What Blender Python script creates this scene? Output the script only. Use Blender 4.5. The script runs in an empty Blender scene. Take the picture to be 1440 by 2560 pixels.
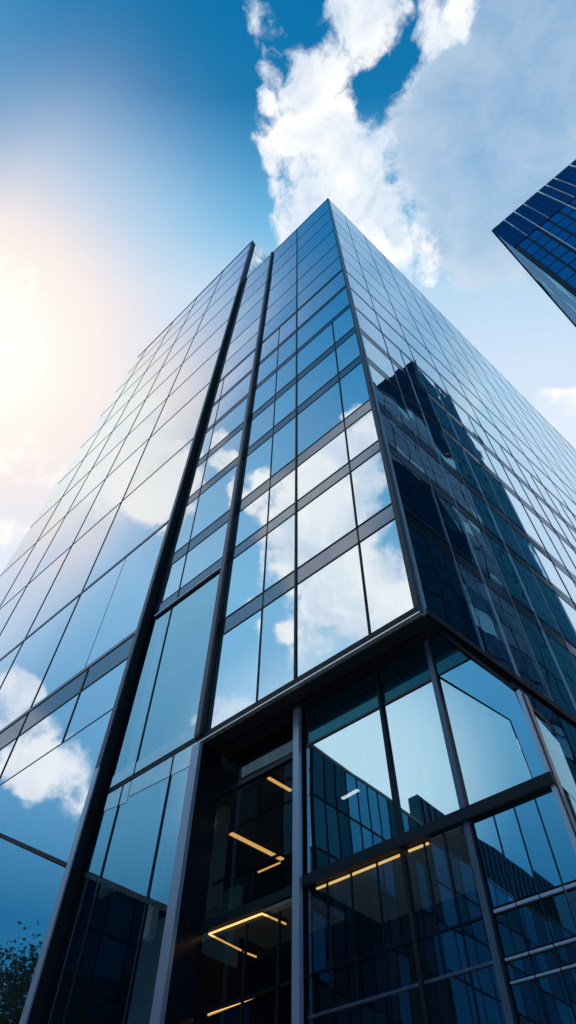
import bpy, bmesh, math, random
from mathutils import Vector, Matrix
random.seed(7)
S = bpy.context.scene
COL = S.collection
CAMZ = 1.6
FPX = 1549.1634
# camera axes (rows: cam right, cam down, cam forward) in world x, y, z
RM = ((0.73499879, 0.67784978, 0.0172181), (-0.54863479, 0.60942835, -0.57236086), (-0.39846788, 0.41123809, 0.81982107))
TH = 0.101511508
BD = Vector((math.sin(TH), math.cos(TH), 0))
BN = Vector((math.cos(TH), -math.sin(TH), 0))
CX, CY = -5.02, 10.0

def ray(px, py):
    a, b, c = px - 720.0, py - 1280.0, FPX
    v = Vector([RM[0][i] * a + RM[1][i] * b + RM[2][i] * c for i in range(3)])
    return v.normalized()
def proj(p):
    q = Vector(p) - Vector((0, 0, CAMZ))
    c = [sum(RM[k][i] * q[i] for i in range(3)) for k in range(3)]
    if c[2] < 0.1: return None
    return (720 + FPX * c[0] / c[2], 1280 + FPX * c[1] / c[2])

# ------------------------------------------------------------------ materials
def newmat(name):
    m = bpy.data.materials.new(name); m.use_nodes = True
    nt = m.node_tree; nt.nodes.clear()
    return m, nt
def N(nt, t, **k):
    n = nt.nodes.new(t)
    for a, b in k.items(): setattr(n, a, b)
    return n
def lk(nt, a, b): nt.links.new(a, b)
def mth(nt, op, a, b=None, c=None, clamp=False):
    n = N(nt, 'ShaderNodeMath', operation=op); n.use_clamp = clamp
    for i, v in enumerate((a, b, c)):
        if v is None: continue
        if isinstance(v, (int, float)): n.inputs[i].default_value = v
        else: lk(nt, v, n.inputs[i])
    return n.outputs[0]
def vm(nt, op, a, b=None, scale=None):
    n = N(nt, 'ShaderNodeVectorMath', operation=op)
    for i, v in enumerate((a, b)):
        if v is None: continue
        if isinstance(v, (tuple, list, Vector)): n.inputs[i].default_value = tuple(v)
        else: lk(nt, v, n.inputs[i])
    if scale is not None:
        if isinstance(scale, (int, float)): n.inputs['Scale'].default_value = scale
        else: lk(nt, scale, n.inputs['Scale'])
    return n.outputs['Value'] if op in ('DOT_PRODUCT', 'LENGTH') else n.outputs[0]

def glass(name, base, tint, r0, rough=0.012, wave=0.012, wscale=0.35, tilt=0.02, clear=None, stretch=(1, 1, 1), fres=1.45):
    """Coated facade glass: mirror coat over a dark body, or over see-through tinted glass when clear is given.
    Each pane sits a little differently in its frame and is slightly wavy, as real panes are."""
    m, nt = newmat(name)
    out = N(nt, 'ShaderNodeOutputMaterial'); mix = N(nt, 'ShaderNodeMixShader')
    geo = N(nt, 'ShaderNodeNewGeometry')
    wn = N(nt, 'ShaderNodeTexWhiteNoise', noise_dimensions='1D')
    oi = N(nt, 'ShaderNodeObjectInfo')
    lk(nt, mth(nt, 'ADD', mth(nt, 'MULTIPLY', geo.outputs['Random Per Island'], 37.7), mth(nt, 'MULTIPLY', oi.outputs['Random'], 91.3)), wn.inputs['W'])
    t = vm(nt, 'SCALE', vm(nt, 'SUBTRACT', wn.outputs['Color'], (.5, .5, .5)), scale=tilt)
    nz = N(nt, 'ShaderNodeTexNoise'); nz.inputs['Scale'].default_value = wscale; nz.inputs['Detail'].default_value = 2.0
    off = vm(nt, 'SCALE', wn.outputs['Color'], scale=30.0)
    lk(nt, vm(nt, 'ADD', vm(nt, 'MULTIPLY', geo.outputs['Position'], stretch), off), nz.inputs['Vector'])
    w = vm(nt, 'SCALE', vm(nt, 'SUBTRACT', nz.outputs['Color'], (.5, .5, .5)), scale=wave)
    nrm = vm(nt, 'NORMALIZE', vm(nt, 'ADD', vm(nt, 'ADD', geo.outputs['Normal'], t), w))
    gl = N(nt, 'ShaderNodeBsdfGlossy'); gl.inputs['Color'].default_value = (*tint, 1); gl.inputs['Roughness'].default_value = rough
    lk(nt, nrm, gl.inputs['Normal'])
    cosv = mth(nt, 'ABSOLUTE', vm(nt, 'DOT_PRODUCT', geo.outputs['Normal'], geo.outputs['Incoming']))
    fr = mth(nt, 'MULTIPLY_ADD', mth(nt, 'POWER', mth(nt, 'SUBTRACT', 1.0, cosv, clamp=True), 5.0), 0.96, 0.04)
    st = N(nt, 'ShaderNodeTexNoise'); st.inputs['Scale'].default_value = 1.0; st.inputs['Detail'].default_value = 3.0
    lk(nt, vm(nt, 'ADD', vm(nt, 'MULTIPLY', geo.outputs['Position'], (6.0, 6.0, .5)), off), st.inputs['Vector'])
    vary = mth(nt, 'ADD', mth(nt, 'MULTIPLY_ADD', wn.outputs['Value'], 0.09, r0 - 0.045), mth(nt, 'MULTIPLY', mth(nt, 'SUBTRACT', st.outputs[0], .5), .08), clamp=True)
    fac = mth(nt, 'ADD', vary, mth(nt, 'MULTIPLY', fr, mth(nt, 'SUBTRACT', 1.0, vary)), clamp=True)
    if clear: fac = mth(nt, 'MULTIPLY', fac, mth(nt, 'SUBTRACT', 1.0, geo.outputs['Backfacing']))
    lk(nt, fac, mix.inputs[0])
    if clear:
        b = N(nt, 'ShaderNodeBsdfTransparent'); b.inputs['Color'].default_value = (*clear, 1)
        b2 = N(nt, 'ShaderNodeBsdfDiffuse'); b2.inputs['Color'].default_value = (*base, 1)
        mb = N(nt, 'ShaderNodeMixShader'); mb.inputs[0].default_value = 0.1
        lk(nt, b.outputs[0], mb.inputs[1]); lk(nt, b2.outputs[0], mb.inputs[2]); src = mb.outputs[0]
    else:
        b = N(nt, 'ShaderNodeBsdfDiffuse'); src = b.outputs[0]
        dn = N(nt, 'ShaderNodeTexNoise'); dn.inputs['Scale'].default_value = 3.0; dn.inputs['Detail'].default_value = 5.0
        lk(nt, geo.outputs['Position'], dn.inputs['Vector'])
        mc = N(nt, 'ShaderNodeMix', data_type='RGBA'); lk(nt, dn.outputs[0], mc.inputs[0])
        mc.inputs[6].default_value = (*[x * .7 for x in base], 1); mc.inputs[7].default_value = (*[x * 1.3 for x in base], 1)
        lk(nt, mc.outputs[2], b.inputs['Color'])
    lk(nt, src, mix.inputs[1]); lk(nt, gl.outputs[0], mix.inputs[2]); lk(nt, mix.outputs[0], out.inputs[0])
    return m

def solid(name, c, rough=.5, metal=0.0, var=.25, scale=4.0, spec=.5, stretch=(1, 1, 1), bump=0.0):
    m, nt = newmat(name)
    out = N(nt, 'ShaderNodeOutputMaterial'); p = N(nt, 'ShaderNodeBsdfPrincipled')
    geo = N(nt, 'ShaderNodeNewGeometry'); nz = N(nt, 'ShaderNodeTexNoise')
    nz.inputs['Scale'].default_value = scale; nz.inputs['Detail'].default_value = 6.0
    lk(nt, vm(nt, 'MULTIPLY', geo.outputs['Position'], stretch), nz.inputs['Vector'])
    mc = N(nt, 'ShaderNodeMix', data_type='RGBA'); lk(nt, nz.outputs[0], mc.inputs[0])
    mc.inputs[6].default_value = (*[x * (1 - var) for x in c], 1); mc.inputs[7].default_value = (*[x * (1 + var) for x in c], 1)
    lk(nt, mc.outputs[2], p.inputs['Base Color'])
    lk(nt, mth(nt, 'MULTIPLY_ADD', nz.outputs[0], .2, rough - .1), p.inputs['Roughness'])
    p.inputs['Metallic'].default_value = metal; p.inputs['Specular IOR Level'].default_value = spec
    if bump:
        bp = N(nt, 'ShaderNodeBump'); bp.inputs['Strength'].default_value = bump; bp.inputs['Distance'].default_value = .02
        lk(nt, nz.outputs[0], bp.inputs['Height']); lk(nt, bp.outputs[0], p.inputs['Normal'])
    lk(nt, p.outputs[0], out.inputs[0])
    return m
def lamp_mat(name, c, s):
    m, nt = newmat(name); out = N(nt, 'ShaderNodeOutputMaterial'); e = N(nt, 'ShaderNodeEmission')
    e.inputs[0].default_value = (*c, 1); e.inputs[1].default_value = s; lk(nt, e.outputs[0], out.inputs[0]); return m

M = {}
M['glass'] = glass('coated_glass', (.006, .03, .055), (.88, .95, 1.0), .86, rough=.022, tilt=.04, wave=.02)
M['glass_left'] = glass('left_block_glass', (.01, .035, .06), (.86, .93, 1.0), .84, rough=.022, tilt=.022, wave=.008)
M['glass_side'] = glass('side_glass', (.006, .03, .055), (.80, .93, 1.0), .82, wave=.018, wscale=.8, tilt=.014, stretch=(1, 1, .45))
M['glass_hall'] = glass('hall_glass', (.02, .06, .09), (.80, .95, 1.0), .64, clear=(.93, .97, .99), tilt=.008, wave=.006)
M['glass_low'] = glass('low_glass', (.005, .02, .03), (.45, .82, 1.0), .14, clear=(.86, .93, .95), tilt=.008, wave=.008)
M['glass_bright'] = glass('bright_glass', (.005, .03, .05), (.84, .97, 1.0), .82, tilt=.006, wave=.012, clear=(.85, .93, .96))
M['bright'] = lamp_mat('bright_lamp', (1.0, .97, .92), 5.0)
M['glass_teal'] = glass('teal_glass', (.003, .035, .05), (.05, .22, .28), .35, tilt=.01)
M['glass_dim'] = glass('dim_blue_glass', (.004, .04, .07), (.34, .68, .85), .70, tilt=.008, wave=.01, wscale=.8)
M['glass_entry'] = glass('entrance_glass', (.004, .006, .008), (.5, .7, .8), .01, clear=(.75, .75, .72), tilt=.01)
M['spandrel'] = glass('spandrel', (.035, .04, .05), (.36, .40, .46), .62, rough=.10, tilt=.02)
M['frame'] = solid('dark_frame', (.012, .011, .016), .55, .0, spec=.25)
M['frame_teal'] = solid('dark_teal_frame', (.005, .013, .022), .55, .0, spec=.25)
M['metal_mid'] = solid('weathered_metal', (.12, .12, .15), .5, .5, .3, 2.0, stretch=(8, 8, .4))
M['metal_blue'] = solid('blue_grey_metal', (.10, .13, .19), .42, .6, .3, 2.5, stretch=(8, 8, .4))
M['metal'] = solid('pale_metal', (.46, .50, .62), .42, .6, .18, 2.5, stretch=(8, 8, .4))
M['metal_dark'] = solid('dark_metal', (.018, .022, .035), .28, .6, .3, 2.0, stretch=(6, 6, .5))
M['lip'] = solid('lip_metal', (.62, .62, .64), .25, .8)
M['soffit'] = solid('soffit', (.02, .022, .03), .35, .2, .2, 1.5)
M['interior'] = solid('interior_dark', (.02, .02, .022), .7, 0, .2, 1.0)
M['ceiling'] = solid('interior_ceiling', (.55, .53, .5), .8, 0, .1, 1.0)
M['frit'] = glass('fritted_glass', (.8, .88, .92), (.9, .97, 1.0), .42, tilt=.005, wave=.004)
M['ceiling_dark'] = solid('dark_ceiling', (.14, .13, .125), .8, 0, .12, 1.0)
M['partition'] = solid('partition', (.3, .42, .5), .7, 0, .15, .6)
M['pale'] = solid('pale_partition', (.8, .85, .87), .7, 0, .08, .6)
M['warm'] = lamp_mat('warm_lamp', (1.0, .56, .17), 1.5)
M['cool'] = lamp_mat('cool_lamp', (1.0, .97, .92), 1.3)
M['fixture'] = solid('fixture', (.08, .06, .04), .5)
M['far_glass'] = glass('navy_glass', (.001, .012, .035), (.04, .16, .34), .45, tilt=.03, wave=.03)
M['far_window'] = glass('blue_window_glass', (.002, .05, .15), (.04, .25, .52), .60, tilt=.03, wave=.04, wscale=.8)
M['far_lit'] = glass('far_lit_glass', (.01, .10, .15), (.22, .46, .60), .30, tilt=.03, wave=.03)
M['far_side'] = glass('far_side_glass', (.01, .06, .12), (.16, .31, .46), .0, tilt=.015, wave=.03, wscale=.5, stretch=(1, 1, .5))
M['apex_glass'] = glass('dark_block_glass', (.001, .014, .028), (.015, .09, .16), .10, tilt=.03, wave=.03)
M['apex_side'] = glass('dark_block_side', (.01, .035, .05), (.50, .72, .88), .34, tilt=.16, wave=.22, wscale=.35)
M['low_block'] = glass('low_block_glass', (.004, .035, .05), (.04, .13, .17), .3, tilt=.05, wave=.04)
M['low_mid'] = glass('low_block_mid_glass', (.005, .045, .065), (.08, .22, .28), .32, tilt=.05, wave=.04)
M['low_pale'] = glass('low_block_pale_glass', (.01, .09, .15), (.2, .5, .65), .5, tilt=.08, wave=.04)
M['slim'] = glass('slim_block_glass', (.01, .09, .15), (.42, .78, .98), .8, tilt=.03, wave=.02)
M['fin'] = solid('white_fin', (.75, .8, .85), .4, .2, .08)
M['concrete'] = solid('paving', (.3, .3, .29), .8, 0, .2, 1.2, bump=.3)
M['asphalt'] = solid('asphalt', (.05, .05, .052), .85, 0, .25, 6, bump=.4)
M['leaf'] = solid('foliage', (.03, .06, .02), .6, 0, .5, 1.3)
M['bark'] = solid('bark', (.09, .065, .045), .9, 0, .35, 9, bump=.6)
M['roof'] = solid('roofing', (.2, .2, .21), .8)

# ------------------------------------------------------------------ object helpers
def prop(o, label=None, cat=None, group=None, kind=None):
    if label: o['label'] = label
    if cat: o['category'] = cat
    if group: o['group'] = group
    if kind: o['kind'] = kind
    return o
def empty(name, loc, label, cat, group=None):
    o = bpy.data.objects.new(name, None); COL.objects.link(o); o.location = loc
    return prop(o, label, cat, group)
class MB:
    def __init__(s): s.v = []; s.f = []
    def slab(s, F, pts, o0, o1):
        """polygon pts (u, z) on facade F extruded from offset o0 to o1 along its normal"""
        O, U, Nn = F[:3]; k = len(s.v); n = len(pts)
        if len(F) > 3: pts = [(u * F[3], z * F[3]) for u, z in pts]
        for o in (o0, o1):
            for u, z in pts:
                p = O + U * u + Nn * o; s.v.append((p.x, p.y, z + CAMZ))
        a = list(range(k, k + n)); b = list(range(k + n, k + 2 * n))
        s.f.append(a[::-1]); s.f.append(b)
        for i in range(n): s.f.append((a[i], a[(i + 1) % n], b[(i + 1) % n], b[i]))
        return s
    def bar(s, F, p0, p1, w, o0, o1):
        (u0, z0), (u1, z1) = p0, p1
        d = Vector((u1 - u0, z1 - z0)); L = d.length; n = Vector((-d.y, d.x)) / L * (w / 2)
        return s.slab(F, [(u0 - n.x, z0 - n.y), (u1 - n.x, z1 - n.y), (u1 + n.x, z1 + n.y), (u0 + n.x, z0 + n.y)], o0, o1)
    def box(s, x0, x1, y0, y1, z0, z1):
        return s.slab((Vector((0, 0, 0)), Vector((1, 0, 0)), Vector((0, 1, 0))), [(x0, z0), (x1, z0), (x1, z1), (x0, z1)], y0, y1)
    def prism(s, poly, z0, z1):
        k = len(s.v); n = len(poly)
        for z in (z0, z1):
            for x, y in poly: s.v.append((x, y, z + CAMZ))
        s.f.append(list(range(k, k + n))[::-1]); s.f.append(list(range(k + n, k + 2 * n)))
        for i in range(n): s.f.append((k + i, k + (i + 1) % n, k + n + (i + 1) % n, k + n + i))
        return s
    def tube(s, pts, rad, seg=7):
        rings = []
        for i, p in enumerate(pts):
            p = Vector(p); a = Vector(pts[max(i - 1, 0)]); b = Vector(pts[min(i + 1, len(pts) - 1)])
            d = (b - a).normalized(); x = d.orthogonal().normalized(); y = d.cross(x)
            k = len(s.v)
            for j in range(seg):
                t = 2 * math.pi * j / seg; q = p + (x * math.cos(t) + y * math.sin(t)) * rad[i]; s.v.append(tuple(q))
            rings.append(k)
        for a, b in zip(rings, rings[1:]):
            for j in range(seg): s.f.append((a + j, a + (j + 1) % seg, b + (j + 1) % seg, b + j))
        s.f.append([rings[0] + j for j in range(seg)][::-1]); s.f.append([rings[-1] + j for j in range(seg)])
        return s
    def build(s, name, mat, parent=None, loc=None, bevel=0):
        me = bpy.data.meshes.new(name); org = Vector(loc) if loc is not None else (parent.matrix_world.translation if parent else Vector((0, 0, 0)))
        if parent is not None: org = ORG[parent.name] if loc is None else org
        me.from_pydata([tuple(Vector(v) - org) for v in s.v], [], s.f); me.materials.append(mat)
        bm = bmesh.new(); bm.from_mesh(me); bmesh.ops.recalc_face_normals(bm, faces=bm.faces); bm.to_mesh(me); bm.free()
        o = bpy.data.objects.new(name, me); COL.objects.link(o)
        ORG[o.name] = org
        if parent is not None:
            o.parent = parent; o.location = org - ORG[parent.name]
        else: o.location = org
        return o
ORG = {}
def thing(name, loc, label, cat, group=None):
    o = empty(name, loc, label, cat, group); ORG[o.name] = Vector(loc); return o

def facade(F, ulines, levels, gap=.05, band=None, o0=.0, o1=.02, half=None, zlo=None):
    """panes between slanting verticals ulines (functions of z) and levels; returns (area on screen, poly, kind, facade)"""
    res = []
    for i in range(len(ulines) - 1):
        a, b = ulines[i], ulines[i + 1]
        for k in range(len(levels) - 1):
            z0, z1 = levels[k], levels[k + 1]
            h = band(z0) if band else 0
            cells = [(z0 + h, z1, 'window')]
            if h: cells.append((z0, z0 + h, 'spandrel'))
            for c0, c1, kd in cells:
                splits = [a, b]
                if kd == 'window' and half and half(i, z0): splits = [a, half(i, z0), b]
                for s0, s1 in zip(splits, splits[1:]):
                    g = gap
                    poly = [(s0(c0) + g, c0 + g), (s1(c0) - g, c0 + g), (s1(c1) - g, c1 - g), (s0(c1) + g, c1 - g)]
                    if poly[1][0] - poly[0][0] < .1 or c1 - c0 < .12: continue
                    res.append((screen(F, poly), poly, kd, F, (o0, o1)))
    return res
def screen(F, poly):
    O, U, Nn = F[:3]; q = []
    if len(F) > 3: poly = [(u * F[3], z * F[3]) for u, z in poly]
    for u, z in poly:
        p = O + U * u; r = proj((p.x, p.y, z + CAMZ))
        if r is None: return 0
        q.append((min(max(r[0], 0), 1440), min(max(r[1], 0), 2560)))
    return abs(sum(q[i][0] * q[(i + 1) % len(q)][1] - q[(i + 1) % len(q)][0] * q[i][1] for i in range(len(q)))) / 2
def place_panes(cells, parent, matof, cap=98):
    for kd in ('window', 'spandrel'):
        cs = sorted([c for c in cells if c[2] == kd], key=lambda c: -c[0])
        for c in cs[:cap]:
            MB().slab(c[3], c[1], *c[4]).build(kd, matof(c), parent)
        rest = {}
        for c in cs[cap:]: rest.setdefault(matof(c).name, []).append(c)
        if rest:
            # one leftover part, carrying every material it needs
            names = list(rest); mb = MB(); idx = []
            for mi, nm in enumerate(names):
                for c in rest[nm]:
                    n0 = len(mb.f); mb.slab(c[3], c[1], *c[4]); idx += [mi] * (len(mb.f) - n0)
            o = mb.build(kd, bpy.data.materials[names[0]], parent)
            for nm in names[1:]: o.data.materials.append(bpy.data.materials[nm])
            for f, i in zip(o.data.polygons, idx): f.material_index = i
            prop(o, kind='stuff')
def lin(u0, z0, u1, z1): return lambda z: u0 + (u1 - u0) * (z - z0) / (z1 - z0)
def const(u): return lambda z: u

X1, V0 = Vector((1, 0, 0)), Vector((0, 0, 0))
FA = (Vector((0, CY, 0)), X1, Vector((0, -1, 0)))
FB = (Vector((CX, CY, 0)), BD, BN)
KL = 9.7 / 9.5      # the left block was measured on y = 9.5; it stands on y = 9.7
FL = (Vector((0, 9.7, 0)), X1, Vector((0, -1, 0)), KL)
FP = (Vector((0, 10.8, 0)), X1, Vector((0, -1, 0)))   # set-back glass wall under the overhang
ZT = 75.55
LV = [11.3, 15.25, 19.45, 22.8, 27.85, 32.0, 36.35, 40.45, 44.7, 48.8, 53.05, 58.7, 64.0, 69.3, ZT]
BANDH = {15.25: .80, 19.45: .72, 22.8: .9, 27.85: .84, 32.0: .85, 36.35: .55, 40.45: .5, 44.7: .4}
band = lambda z: BANDH.get(z, 0)

# ================================================================== main tower
T = thing('office_tower', (-12, 14, 0), 'sharp-cornered blue glass office tower in the middle with a dark recessed entrance at its foot', 'building', 'glass office buildings')
back = 60.0
def bpt(t, o=0.0): p = Vector((CX, CY, 0)) + BD * t + BN * o; return (p.x, p.y)
core = MB()
inb = 0.06
def foot(x0, y0, t1=back):
    return [(x0, y0), (CX - .02, y0), bpt(t1, -.03), (x0, y0 + t1)]
core.prism([(-13.15, 10.03), (CX - .03, 10.03), bpt(back, -.03), (-13.15, 10.03 + back)], 11.25, ZT - .02)
core.prism([(-24, 10.05), (-13.16, 10.05), (-13.16, 10.05 + back), (-24, 10.05 + back)], 19.55, ZT - .02)
core.prism([(-24, 19.0), (-13.16, 19.0), (-13.16, 40), (-24, 40)], -CAMZ, 19.54)
# the foot of the side wall behind the glass pavilion
core.prism([(bpt(3.2, -.04)), (bpt(back, -.04)), (-9, 60), (-9, 14.6)], -CAMZ, 11.0)
core.build('wall', M['frame_teal'], T)
slab = MB().prism([(-13.3, 10.0), (CX, 10.0), bpt(back), (-13.3, 10.0 + back)], 11.03, 11.25)
slab.build('soffit', M['soffit'], T)
MB().prism([(-24, 9.95), (CX, 9.95), bpt(back, .05), (-24, 10 + back)], ZT, ZT + .18).build('roof', M['frame'], T)
# verticals
c0 = lin(CX - .06, 11, CX, 75); c1 = lin(-9.18, 11, -9.58, 75); c2 = lin(-12.98, 11, -13.42, 75); c3 = const(-17.4)
def halfA(i, z):
    if i == 2 and z < 36: return lin(-6.58, 11, -6.5, 40)
    if i == 1 and z < 41: return lin(-10.68, 11, -11.1, 45)
    if i == 0 and 19 < z < 44: return lin(-16.1, 19, -16.9, 45)
    return None
lineA = [const(-17.45), lambda z: c2(z) - .18, lambda z: c2(z) + .15, lambda z: c1(z), lambda z: c0(z) - .05]
def facA(uls, lv, idx):
    return facade(FA, uls, lv, band=band, half=lambda i, z: halfA(idx, z))
cells = []
cells += facA([lineA[2], c1], LV, 1)
cells += facA([c1, lineA[4]], LV, 2)
cells += facA([lineA[0], lineA[1]], LV[2:], 0)
tB = [0.06, 2.5, 5.55, 8.7, 12.0, 15.3, 18.6, 21.9, 25.2, 28.5, 31.8, 35.1, 38.4, 41.7, 45.0, 48.3, 51.6, 54.9, 59.9]
ulB = [const(t) for t in tB]
def halfB(i, z):
    if 0 < i < 8 and z < 36.0: return const((tB[i] + tB[i + 1]) / 2)
    return None
cb = facade(FB, ulB, LV, band=lambda z: band(z) * .8, half=halfB, gap=.04)
low = facade(FB, [const(t) for t in (3.4, 5.55, 8.7, 12.0, 15.3, 18.6, 24)], [-1.5, 2.2, 6.5, 11.0], gap=.04)
cells += cb + low
place_panes(cells, T, lambda c: M['spandrel'] if c[2] == 'spandrel' else (M['glass_side'] if c[3] is FB else M['glass']))
# mullions and transoms
def vbar(f, w, z0, z1, F, o0, o1, mat, name='mullion'):
    return MB().slab(F, [(f(z0) - w / 2, z0), (f(z0) + w / 2, z0), (f(z1) + w / 2, z1), (f(z1) - w / 2, z1)], o0, o1).build(name, mat, T)
vbar(c1, .085, 11.3, ZT, FA, .0, .06, M['frame'])
vbar(lambda z: c2(z) - .04, .22, 11.3, ZT, FA, .0, .2, M['metal_mid'], 'pier')
vbar(lambda z: c2(z) + .145, .05, 11.3, ZT, FA, .0, .202, M['frame'], 'pier')
vbar(lambda z: halfA(2, 20)(z), .045, 11.3, 36, FA, .0, .04, M['frame'])
vbar(lambda z: halfA(1, 20)(z), .035, 11.3, 40, FA, .0, .035, M['frame'])
vbar(lambda z: halfA(0, 20)(z), .06, 19.4, 44, FA, .0, .04, M['frame'])
vbar(c0, .15, 11.1, ZT, FA, -.05, .09, M['metal_dark'], 'corner_post')
vbar(const(.12), .08, 11.1, ZT, FB, -.02, .085, M['metal'], 'corner_post')
for i, t in enumerate(tB[1:-1]):
    vbar(const(t), .045, 11.3, ZT, FB, .0, .035, M['frame'])
for i in range(1, 8):
    vbar(const((tB[i] + tB[i + 1]) / 2), .03, 11.3, 36, FB, .0, .05, M['metal'])
for t in tB[1:10]:
    vbar(const(t), .022, 11.3, 38, FB, .035, .05, M['metal'])
for k, z in enumerate(LV[1:]):
    for zz in ([z, z + band(z)] if band(z) else [z]):
        w = .055 if zz < 40 else .05
        for ua, ub in ((lineA[2](zz), c1(zz) - .06), (c1(zz) + .06, c0(zz) - .1)):
            MB().slab(FA, [(ua, zz - w / 2), (ub, zz - w / 2), (ub, zz + w / 2), (ua, zz + w / 2)], 0, .04).build('transom', M['frame'], T)
        if z > 20: MB().slab(FA, [(-17.4, zz - w / 2), (lineA[1](zz), zz - w / 2), (lineA[1](zz), zz + w / 2), (-17.4, zz + w / 2)], 0, .04).build('transom', M['frame'], T)
        if zz > z and zz > 36: continue
        MB().slab(FB, [(.17, zz - w / 2), (back, zz - w / 2), (back, zz + w / 2), (.17, zz + w / 2)], 0, .03).build('transom', M['frame'], T)
# sill, lip and underside trim of the overhang
MB().slab(FA, [(-13.0, 11.1), (CX - .02, 11.1), (CX - .02, 11.32), (-13.0, 11.32)], .0, .1).build('sill', M['frame'], T)
MB().slab(FA, [(-13.0, 11.045), (CX + .02, 11.045), (CX + .02, 11.085), (-13.0, 11.085)], -.1, .13).build('sill', M['lip'], T)
MB().slab(FB, [(.1, 11.1), (back, 11.1), (back, 11.3), (.1, 11.3)], .0, .1).build('sill', M['frame'], T)
MB().box(-12.6, -5.5, 10.42, 10.50, 10.96, 11.03).build('soffit_trim', M['metal_dark'], T)
MB().box(-12.6, -9.9, 10.68, 10.80, 10.80, 11.03).build('header', M['frame'], T)
for k_ in range(1, 5):
    xj = -13.0 + 1.6 * k_
    MB().slab(FA, [(xj - .008, 11.09), (xj + .008, 11.09), (xj + .008, 11.32), (xj - .008, 11.32)], .1, .103).build('joint', M['metal_dark'], T)
for k_ in range(14):
    MB().slab(FB, [(2.5 + 3.3 * k_, 11.1), (2.516 + 3.3 * k_, 11.1), (2.516 + 3.3 * k_, 11.3), (2.5 + 3.3 * k_, 11.3)], .1, .103).build('joint', M['metal_dark'], T)
# ---- the double-height hall between the left block and the pier
sill3 = 19.32
MB().slab(FA, [(-17.4, sill3 - .13), (-13.16, sill3 - .13), (-13.16, sill3 + .13), (-17.4, sill3 + .13)], .0, .12).build('transom', M['frame'], T)
MB().slab(FA, [(-17.4, sill3 - .03), (-13.16, sill3 - .03), (-13.16, sill3 + .03), (-17.4, sill3 + .03)], .121, .15).build('transom', M['lip'], T)
hall = []
u3 = lin(-16.15, 11, -16.3, 19)
for (a, b, z0, z1) in ((const(-17.4), u3, 11.42, 19.18), (u3, lambda z: c2(z) - .18, 11.42, 19.18)):
    hall.append((screen(FA, [(a(z0), z0), (b(z0), z0), (b(z1), z1), (a(z1), z1)]), [(a(z0) + .04, z0), (b(z0) - .04, z0), (b(z1) - .04, z1), (a(z1) + .04, z1)], 'window', FA, (.02, .05)))
for c in hall: MB().slab(c[3], c[1], *c[4]).build('window', M['glass_hall'], T)
vbar(u3, .05, 11.4, 19.2, FA, .0, .08, M['frame_teal'])
MB().slab(FA, [(-17.4, 11.2), (-13.16, 11.2), (-13.16, 11.36), (-17.4, 11.36)], .0, .08).build('transom', M['frame_teal'], T)
for a, b in ((-17.38, -16.2), (-16.14, -13.1)):
    MB().slab(FA, [(a, 11.40), (b, 11.40), (b, 11.92), (a, 11.80)], .05, .07).build('spandrel', M['frit'], T)
    MB().slab(FA, [(a, 10.62), (b, 10.45), (b, 11.17), (a, 11.17)], .055, .07).build('spandrel', M['frit'], T)
# sloping bar and the panes above and below it
def slope(x): return 8.75 + (x + 17.5) * (6.42 - 8.75) / (17.5 - 12.75)
MB().slab(FA, [(-17.45, slope(-17.45) - .07), (-12.95, slope(-12.95) - .07), (-12.95, slope(-12.95) + .07), (-17.45, slope(-17.45) + .07)], .0, .09).build('transom', M['metal_dark'], T)
xs = [-17.4, -16.6, -14.15, -13.0]
for a, b in zip(xs, xs[1:]):
    MB().slab(FA, [(a + .03, slope(a) + .09), (b - .03, slope(b) + .09), (b - .03, 11.18), (a + .03, 11.18)], .02, .05).build('window', M['glass_hall'], T)
    MB().slab(FA, [(a + .03, -1.5), (b - .03, -1.5), (b - .03, slope(b) - .09), (a + .03, slope(a) - .09)], .02, .05).build('window', M['glass_low'], T)
vbar(const(-16.6), .06, -1.5, 11.2, FA, .0, .08, M['frame_teal'])
vbar(const(-14.15), .06, -1.5, 11.2, FA, .0, .08, M['frame_teal'])
# hall interior
def ibox(name, m, *b): return MB().box(*b).build(name, M[m], T)
ibox('interior_ceiling', 'ceiling', -17.4, -12.9, 10.3, 19, 18.75, 19.0)
ibox('ceiling_panel', 'partition', -17.4, -12.9, 10.2, 10.35, 18.1, 19.1)
ibox('floor_slab', 'pale', -16.4, -12.9, 10.9, 18.9, 16.2, 16.45)
ibox('floor_slab', 'partition', -17.4, -12.9, 10.7, 10.9, 15.9, 16.5)
ibox('ceiling_panel', 'pale', -15.2, -13.6, 10.95, 12.4, 17.4, 17.5)
ibox('floor_slab', 'partition', -17.4, -12.9, 10.12, 19, 10.75, 11.05)
ibox('partition', 'pale', -17.38, -16.9, 10.3, 10.5, 11.05, 18.7)
ibox('partition', 'partition', -15.9, -15.6, 10.6, 12.8, 11.05, 15.9)
ibox('partition', 'pale', -14.9, -13.0, 12.8, 13.0, 11.05, 15.9)
ibox('partition', 'partition', -17.4, -15.9, 12.8, 13.0, 11.05, 15.9)
ibox('partition', 'pale', -14.9, -14.6, 10.5, 10.7, 6.6, 10.0)
ibox('partition', 'partition', -17.3, -16.5, 10.3, 10.5, 8.2, 10.7)
ibox('partition', 'partition', -14.4, -13.2, 11.4, 11.6, 7.2, 9.9)
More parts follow.
